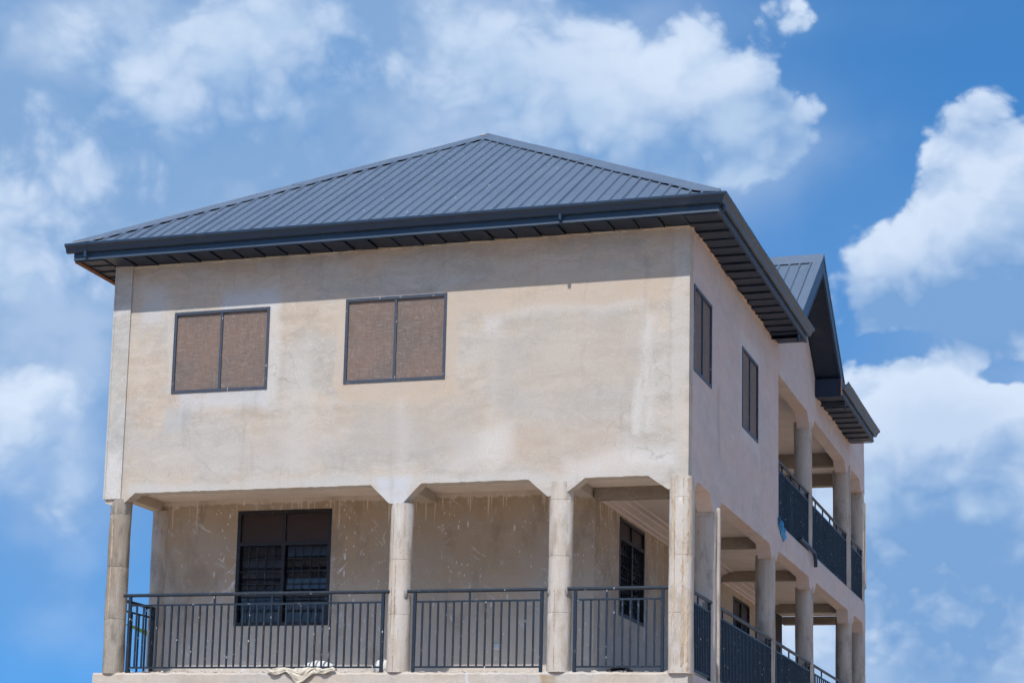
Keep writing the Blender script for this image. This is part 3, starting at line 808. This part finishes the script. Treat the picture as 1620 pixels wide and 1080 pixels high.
# right and left slopes
GY, GZ, GS, GX = 8.83, 8.15, .70, .46           # gable peak (y, z), slope, front plane
def right_slope(sign):
    L = RE - EY; cnt = int(L / PITCH); i = 0
    ex = XR if sign > 0 else XL
    while i < cnt:
        c = min(5, cnt - i)
        def lo(h):
            h = clampx(h, EY, RE); x = ex
            if sign > 0:                                                 # start above the gable roof where it cuts in
                zg = GZ - GS * abs(h - GY)
                if zg > EZ: x = ex - (zg - EZ) / SL
            return (x, h, EZ + SL * abs(ex - x))
        def hi(h):
            h = clampx(h, EY, RE); d = min(h - EY, 4.89); x = ex - sign * d
            return (x, h, EZ + SL * d)
        sheet_strip('roof_sheet', rib_profile(EY + (i + .5) * PITCH, c, .007), lo, hi, roof, flip=(sign < 0))
        i += c
right_slope(1); right_slope(-1)
# hip caps: folded flashing with a notched, turned-down edge
def hip_cap(x_e, sgn, pieces=4):
    """folded cap down a hip from the apex to the eave corner; sgn -1 left corner, +1 right corner"""
    Wd = .235; lift = .036
    A = Vector((APX, APY, APZ)); B = Vector((x_e, EY, EZ))
    run = B - A
    fdir = Vector((-sgn * 1., 0, 0))                                      # along the front slope, away from the hip
    fdir = Vector((-sgn, 0, 0)); sdir = Vector((0, 1, -0.0))
    # points on the front slope offset horizontally by Wd across the hip; likewise on the side slope
    for k in range(pieces):
        t0 = k / pieces - (.012 if k else 0); t1 = (k + 1) / pieces
        b = MB(); vs = []; nst = max(6, int(run.length * (t1 - t0) / .123)); up = .004 * ((pieces - k) % 2)
        for s_ in range(nst + 1):
            t = t0 + (t1 - t0) * s_ / nst
            p = A + run * t
            c = p + Vector((0, 0, lift + .022 + up))
            wd = min(Wd, max(.01, (1 - t) * 9), 4.8 * t + .012)
            f1 = p + fdir * wd * 1.0; f1.z = EZ + SL * (f1.y - EY) + lift + up
            f1a = p + fdir * wd * .35; f1a.z = EZ + SL * (f1a.y - EY) + lift + .006 + up
            dn = (.016 if s_ % 2 else .006) + random.uniform(-.003, .003)
            f2 = f1 + fdir * .006; f2.z = f1.z - dn
            g = p + sdir * wd; g.z = EZ + SL * abs(x_e - g.x) + lift + up
            vs += [tuple(f2), tuple(f1), tuple(f1a), tuple(c), tuple(g)]
        fs = []
        for s_ in range(nst):
            for j in range(4): 
                f = (s_ * 5 + j, (s_ + 1) * 5 + j, (s_ + 1) * 5 + j + 1, s_ * 5 + j + 1); fs.append(f if sgn < 0 else f[::-1])
        b.add(vs, fs); b.build('hip_cap', M_ROOF, roof)
hip_cap(XL, -1); hip_cap(XR, 1)
b = MB()
for y0, y1 in ((APY + .10, 8.0), (7.98, 12.0), (11.98, RE)):
    b = MB(); b.prism([(APX - .24, APZ - .24 * SL + .03), (APX, APZ + .056), (APX + .24, APZ - .24 * SL + .03), (APX, APZ + .05)], 'y', y0, y1); fixn(b.build('ridge_cap', M_ROOF, roof))
blob('cement_dab', M_DEBRIS, (APX - .05, APY - .10, APZ - .01), (.035, .03, .02), roof, 3, 5, .3)

# fascia, gutter and soffit
def sweep(name, path, prof, m, parent, closed=True, smooth=False):
    """prof (d,z): d = outward distance (right of the path direction) from the path"""
    b = MB(); k = len(prof); vs = []
    P = [Vector((p[0], p[1], 0)) for p in path]
    for i, p in enumerate(P):
        if i == 0: d = (P[1] - P[0]).normalized(); nn = Vector((d.y, -d.x, 0)); s_ = 1
        elif i == len(P) - 1: d = (P[-1] - P[-2]).normalized(); nn = Vector((d.y, -d.x, 0)); s_ = 1
        else:
            d0 = (P[i] - P[i - 1]).normalized(); d1 = (P[i + 1] - P[i]).normalized()
            n0 = Vector((d0.y, -d0.x, 0)); n1 = Vector((d1.y, -d1.x, 0)); nn = (n0 + n1).normalized(); s_ = 1 / max(.2, nn.dot(n0))
        for (dd, z) in prof: vs.append((p.x + nn.x * dd * s_, p.y + nn.y * dd * s_, z))
    fs = []
    for i in range(len(P) - 1):
        for j in range(k): fs.append((i * k + j, (i + 1) * k + j, (i + 1) * k + (j + 1) % k, i * k + (j + 1) % k))
    fs += [tuple(range(k)), tuple((len(P) - 1) * k + j for j in range(k - 1, -1, -1))]
    b.add(vs, fs); return fixn(b.build(name, m, parent, smooth=smooth))
ZFB = 6.104
main_path = [(-9.225, -.49), (.49, -.49), (.49, 6.80)]
far_path = [(.49, 10.80), (.49, 15.20)]
FASC = [(0, ZFB + .028), (0, 6.335), (-.025, 6.335), (-.025, ZFB + .028)]
FLAN = [(.004, ZFB - .004), (.012, ZFB + .001), (.005, ZFB + .040), (-.03, ZFB + .0275), (-.03, ZFB - .004)]
GUT = [(.002, 6.212), (.035, 6.208), (.060, 6.218), (.070, 6.238), (.078, 6.268), (.100, 6.288), (.122, 6.300), (.128, 6.318), (.128, 6.336), (.116, 6.343), (.108, 6.332), (.106, 6.305), (.02, 6.27), (.012, 6.338), (.002, 6.338)]
def wavy(path, step=.6, amp=.004):
    out = []
    for (a, b_) in zip(path, path[1:]):
        L = math.dist(a, b_); k = max(1, int(L / step))
        for i in range(k):
            t = i / k; j = 0 if i == 0 else random.uniform(-amp, amp)
            dx, dy = (b_[0] - a[0]) / L, (b_[1] - a[1]) / L
            out.append((a[0] + (b_[0] - a[0]) * t + dy * j, a[1] + (b_[1] - a[1]) * t - dx * j))
    out.append(path[-1]); return out
sweep('fascia', main_path, FASC, M_TRIM, roof); sweep('fascia', far_path, FASC, M_TRIM, roof)
sweep('fascia_trim', main_path, FLAN, M_FLANGE, roof); sweep('fascia_trim', far_path, FLAN, M_FLANGE, roof)
sweep('gutter', wavy([(-9.335, -.49), (.49, -.49), (.49, 6.84)]), GUT, M_TRIM, roof); sweep('gutter', wavy([(.49, 10.77), (.49, 15.25)]), GUT, M_TRIM, roof)
for x, y, dx, dy in ((-9.005, -.56, 0, 0), (-1.69, -.55, 0, 0), (.535, -.40, 0, 0)):
    ob = MB(); ob.tube((x, y, 6.22), (x, y, 6.135), .026, 12); ob.build('gutter_outlet', M_TRIM, roof, smooth=True)
rect(-9.225, -9.14, -.46, 12., ZFB - .028, 6.33, 'barge_board', M_TIMB, roof)
rect(-9.232, -9.226, -.49, 12., ZFB + .05, 6.335, 'barge_cladding', M_TRIM, roof)
rect(.02, .47, 15.185, 15.2, ZFB - .02, ZFB + .0, 'eave_batten', M_TIMB, roof)
rect(.475, .495, 10.775, 10.795, ZFB - .01, 6.40, 'end_batten', M_TIMB, roof)
def soffit(axis, h0, h1, d0, d1, step, z=ZFB - .004):
    """lining sheets side by side, each with a folded lip over a dark open joint"""
    k = max(1, round((h1 - h0) / step)); st = (h1 - h0) / k
    for i in range(k):
        a = h0 + i * st; b_ = a + st - .022
        j = random.uniform(-.004, .004); dd = random.uniform(0, .03)
        t = random.uniform(.004, .012)
        if axis == 'x': pts = [(a, z + .004 + j), (b_ - .01, z - t + j), (b_, z - t - .008 + j), (b_ + .004, z - t + j), (b_, z + .008 + j), (a, z + .010 + j)]
        else: pts = [(a - .002, z - t + j), (a + .004, z - t - .010 + j), (a + .014, z - t + j), (b_, z + .004 + j), (b_, z + .010 + j), (a, z + .008 + j)]
        mb = MB()
        if axis == 'x': mb.prism(pts, 'y', d0, d1 + dd)
        else: mb.prism(pts, 'x', d0 - dd, d1)
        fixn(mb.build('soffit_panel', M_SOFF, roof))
    mb = MB()
    if axis == 'x': mb.box(h0, h1, d0, d1 - .01, z + .03, z + .04)
    else: mb.box(d0 + .01, d1, h0, h1, z + .03, z + .04)
    mb.build('dark_joint_backing', M_DARK, roof)  # dark sheet added above the panels, painted shade for the open joints
soffit('x', -8.74, .02, -.465, -.006, .352)
soffit('y', -.465, 6.80, .022, .465, .40)
soffit('y', 10.82, 15.19, .012, .465, .46)
soffit('y', -.46, 2.0, -9.2, -8.77, .3)
# ragged mortar where the render meets the soffit
def ragged(axis, h0, h1, f, out, z, parent, m=M_FILLET, w=(.012, .05), dz=.02):
    b = MB(); k = int((h1 - h0) / .035); vs = []; fs = []
    ww = .02
    for i in range(k + 1):
        h = h0 + (h1 - h0) * i / k
        ww = max(w[0], min(w[1], ww + random.uniform(-.022, .022)))
        if random.random() < .06: ww = w[1] * 1.4
        dn = random.uniform(.012, dz)
        pts = [(f + out * ww, z), (f + out * .006, z - dn), (f - out * .02, z - dn - .004), (f - out * .02, z)]
        vs += [(h, p[0], p[1]) if axis == 'x' else (p[0], h, p[1]) for p in pts]
    for i in range(k):
        for j in range(3): fs.append((i * 4 + j, (i + 1) * 4 + j, (i + 1) * 4 + j + 1, i * 4 + j + 1))
    b.add(vs, fs); fixn(b.build('mortar_fillet', m, parent))
ragged('x', -8.72, .0, 0, -1, ZFB - .016, house, M_FRONT, (.006, .02), .03)
ragged('y', .0, 6.8, 0, 1, ZFB - .018, house, M_FILLET, (.003, .034), .035)
ragged('y', 10.85, 15.2, 0, 1, ZFB - .018, house, M_FILLET, (.003, .034), .035)

# gable over the side verandah
gable = MB()
xin = -2.4
def gpt(y, z): return (y, z)
GH = (GZ - EZ) / GS
gable.prism([(GY - GH, EZ - .06), (GY, GZ - .06), (GY + GH, EZ - .06), (GY + GH - .25, EZ - .06), (GY, GZ - .25), (GY - GH + .25, EZ - .06)], 'x', xin, GX - .03)
gable = fixn(gable.build('gable_roof', M_SOFF, house))
def valley_x(y): return XR - (GZ - GS * abs(y - GY) - EZ) / SL
for side in (-1, 1):
    cnt = 17; i = 0
    while i < cnt:
        c = min(5, cnt - i)
        def top(h):
            h = clampx(h, -2.55, GX); return (h, GY, GZ)
        def bot(h):
            h = clampx(h, -2.55, GX)
            # eave of the gable slope or the valley with the main roof
            z = EZ + SL * (XR - h) if h < XR else EZ
            z = min(GZ, max(z, EZ)); y = GY + side * (GZ - z) / GS
            return (h, y, z)
        sheet_strip('roof_sheet', rib_profile(GX - .03 - (cnt - i) * PITCH + .03, c, .006), bot, top, gable, flip=(side > 0))
        i += c
    # rake fascia: deep board with a lighter bottom edge
    for (nm, m, x0, x1, t0, t1) in (('rake_fascia', M_TRIM, GX - .022, GX, .02, -.285), ('rake_trim', M_FLANGE, GX - .028, GX + .006, -.2855, -.31), ('rake_cap', M_ROOF, GX - .14, GX + .012, .045, .0205)):
        yb = GY + side * (GZ - 6.28) / GS; zb_ = 6.28
        b = MB(); b.prism([(GY, GZ + t0), (yb, zb_ + t0), (yb, zb_ + t1), (GY, GZ + t1)], 'x', x0, x1); fixn(b.build(nm, m, gable))
    # lining under the overhang
    nl = 6
    for k in range(nl):
        q0, q1 = k / nl, (k + 1) / nl + .004
        ya, yb = GY + side * GH * q0, GY + side * GH * q1
        za, zb_ = GZ - GS * GH * q0 - .275, GZ - GS * GH * q1 - .275 - .012
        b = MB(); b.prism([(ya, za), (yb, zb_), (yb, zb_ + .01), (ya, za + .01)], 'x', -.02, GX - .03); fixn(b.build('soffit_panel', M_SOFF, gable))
b = MB(); b.prism([(GY - .26, GZ - GS * .26 + .028), (GY, GZ + .07), (GY + .26, GZ - GS * .26 + .028), (GY, GZ + .06)], 'x', xin, GX + .014); fixn(b.build('ridge_cap', M_ROOF, gable))
gw = MB(); gw.prism([(6.6, ZS - .001), (11.2, ZS - .001), (11.2, 6.2), (GY, GZ - .33), (6.6, 6.55)], 'x', -.2, -.003); fixn(gw.build('gable_wall', M_SIDE, gable))
rect(.0, .468, 10.80, 10.815, ZFB - .02, 6.42, 'eave_end_panel', M_SOFF, gable)
# rear gable wall of the main roof
rw = MB(); rw.prism([(WX, ZS), (0 - .23, ZS), (-.23, 6.3), (APX, APZ - .2), (WX, 6.3)], 'y', RE - .3, RE - .1); fixn(rw.build('rear_gable_wall', M_SIDE, house))

# ------------------------------------------------------------------ loose things
def cloth(name, label, cat, m, fn, nu, nv, th=.004, **kw):
    b = MB(); vs = []; fs = []
    for i in range(nu + 1):
        for j in range(nv + 1): vs.append(fn(i / nu, j / nv))
    for i in range(nu):
        for j in range(nv): fs.append((i * (nv + 1) + j, (i + 1) * (nv + 1) + j, (i + 1) * (nv + 1) + j + 1, i * (nv + 1) + j + 1))
    b.add(vs, fs); o = b.build(name, m, None, smooth=True)
    sm = o.modifiers.new('thick', 'SOLIDIFY'); sm.thickness = th
    o['label'] = label; o['category'] = cat
    return o
rs = random.Random(3)
def crump(u, v, s_, a=1.):
    return a * (math.sin(u * 19 * s_ + v * 7 + 1) * .4 + math.sin(v * 23 * s_ - u * 9) * .35 + math.sin((u + v) * 41 * s_) * .25)
def sheet_fn(u, v):
    x = -5.98 + .98 * u
    hang = (.015 + .15 * math.exp(-((u - .5) / .16) ** 2) + .03 * math.sin(u * 17))
    L = v * (.16 + hang)
    y, z = (.12 - L, .05) if L < .13 else (-.014 - .012 * math.sin(u * 23) - .02 * (L - .13), .045 - (L - .13))
    return (x + .05 * crump(v, u, .7), y - .012 - .018 * abs(crump(u, v, 1.)), z + .022 * crump(u, v, .8))
cloth('plastic_sheet', 'crumpled cream plastic sheet hanging over the balcony ledge', 'plastic sheet', M_SHEET, sheet_fn, 60, 22)
def sack(name, label, c, s_, seed):
    o = blob(name, M_SACK, c, s_, None, seed, 9, .10)
    o['label'] = label; o['category'] = 'sack'; o['group'] = 'white sacks on the balcony floor'
    o.modifiers.new('sub', 'SUBSURF').levels = 1; o.modifiers['sub'].render_levels = 1
    return o
sack('sack', 'white woven sack lying behind the railing, inside of the plastic sheet', (-5.45, .55, .10), (.26, .18, .12), 5)
sack('sack', 'white woven sack slumped behind the railing beside the round column', (-4.45, .50, .10), (.17, .15, .13), 8)
def bag_fn(u, v):
    return (0.006 + .055 * abs(math.sin(v * 3.1)) + .022 * crump(u, v, .7), 6.84 + .38 * u + .04 * crump(v, u, .6) + .12 * v * u, 3.19 - .25 * v * (.45 + u * .55) - .10 * u + .025 * crump(u, v, .9))
cloth('plastic_bag', 'crumpled blue plastic bag caught on the upper balcony edge', 'plastic bag', M_BLUE, bag_fn, 22, 16)
def rag_fn(u, v):
    return (-1.10 + .36 * u + .02 * crump(v, u, 1), .02 + .14 * v, .012 + .065 * math.sin(math.pi * u) * math.sin(math.pi * (.2 + .7 * v)) + .018 * abs(crump(u, v, 1.2)))
cloth('rag', 'crumpled black rag lying on the front ledge under the railing', 'rag', M_BLACK, rag_fn, 26, 12)
off = MB()
P0 = [(.035, 8.9, 3.15), (.06, 9.6, 3.13), (.07, 10.2, 3.09), (.055, 10.45, 2.98), (.05, 10.5, 2.88)]
for a, b_ in zip(P0, P0[1:]):
    a = Vector(a); b_ = Vector(b_); d = (b_ - a).normalized(); up = Vector((1, 0, 0)).cross(d).normalized()
    w1 = Vector((.032, 0, 0)); h1 = up * .014
    vs = [a - w1 - h1, a + w1 - h1, a + w1 + h1, a - w1 + h1, b_ - w1 - h1, b_ + w1 - h1, b_ + w1 + h1, b_ - w1 + h1]
    off.add([tuple(v) for v in vs], [(0, 1, 2, 3), (7, 6, 5, 4), (0, 4, 5, 1), (1, 5, 6, 2), (2, 6, 7, 3), (3, 7, 4, 0)])
oo = off.build('metal_offcut', M_TRIM, None); oo['label'] = 'bent dark blue metal trim offcut draped over the upper balcony edge'; oo['category'] = 'metal offcut'
# crumbs of mortar along the ledge
db = MB()
for i in range(420):
    x = random.uniform(WX + .35, -.05); s_ = random.uniform(.004, .016) * (1.8 if random.random() < .08 else 1)
    if -1.4 < x < -.6 and random.random() < .5: s_ *= 2.2
    y = random.uniform(.015, .12); z = .006 + s_ * .4
    b = [Vector((random.uniform(-1, 1), random.uniform(-1, 1), random.uniform(-.7, .9))) for _ in range(4)]
    b = [Vector((1, 0, -.5)), Vector((-.6, .9, -.5)), Vector((-.6, -.9, -.5)), Vector((0, 0, .8))]
    b = [(x + v.x * s_ * random.uniform(.7, 1.6), y + v.y * s_, z + v.z * s_) for v in b]
    db.add(b, [(0, 2, 1), (0, 1, 3), (1, 2, 3), (2, 0, 3)])
do = db.build('mortar_debris', M_DEBRIS, None, kind='stuff'); do['label'] = 'pale crumbs of mortar scattered along the balcony ledge'
# palm behind the left side; one frond tip shows between the railing bars
palm = thing('palm_tree', 'palm tree behind the house with one green frond tip showing through the railing', 'tree', (-10.25, 8.3, 0))
PB = Vector((-10.25, 8.3, .55))
tb = MB(); prev = None
for k in range(9):
    z = -Z0 + (Z0 + .55) * k / 9; z2 = -Z0 + (Z0 + .55) * (k + 1) / 9
    tb.tube((PB.x + .02 * k - .16, PB.y, z), (PB.x + .02 * (k + 1) - .16, PB.y, z2), .15 - .006 * k, 10)
t = tb.build('trunk', M_TRUNK, None); t.parent = palm; t.matrix_parent_inverse = Matrix.Translation(-palm.location)
def frond(tip, droop):
    b = MB(); tip = Vector(tip); N = 26
    pts = []
    for i in range(N + 1):
        u = i / N; p = PB.lerp(tip, u); p.z += droop * math.sin(math.pi * u); pts.append(p)
    for i in range(N):
        b.tube(pts[i], pts[i + 1], .014 * (1 - .8 * i / N) + .002, 5, False)
    d = (tip - PB).normalized(); sd_ = d.cross(Vector((0, 0, 1))).normalized()
    for i in range(4, N + 1):
        u = i / N; L = .42 * math.sin(math.pi * min(.97, .15 + .8 * u)) + .08
        for s_ in (-1, 1):
            a = pts[min(i, N)]; e_ = a + (d * .75 + sd_ * s_ * .55 + Vector((0, 0, -.22))).normalized() * L
            w_ = Vector((0, 0, .026)) + d * .014
            b.add([tuple(a - w_), tuple(a + w_), tuple(a.lerp(e_, .6) + w_ * .8), tuple(e_), tuple(a.lerp(e_, .6) - w_ * .8)], [(0, 1, 2, 3, 4)])
    o = b.build('frond', M_FROND, None); o.parent = palm; o.matrix_parent_inverse = Matrix.Translation(-palm.location)
frond((-12.36, 8.0, 1.63), .10)
for a, el, L in ((20, .5, 1.6), (70, .5, 1.5), (-30, .4, 1.6), (-70, .35, 1.4), (110, .5, 1.1), (45, .9, 1.1), (-5, 1., 1.)):
    r_ = math.radians(a); frond((PB.x + L * math.cos(r_), PB.y + L * math.sin(r_), PB.z + L * el * .7), .25)
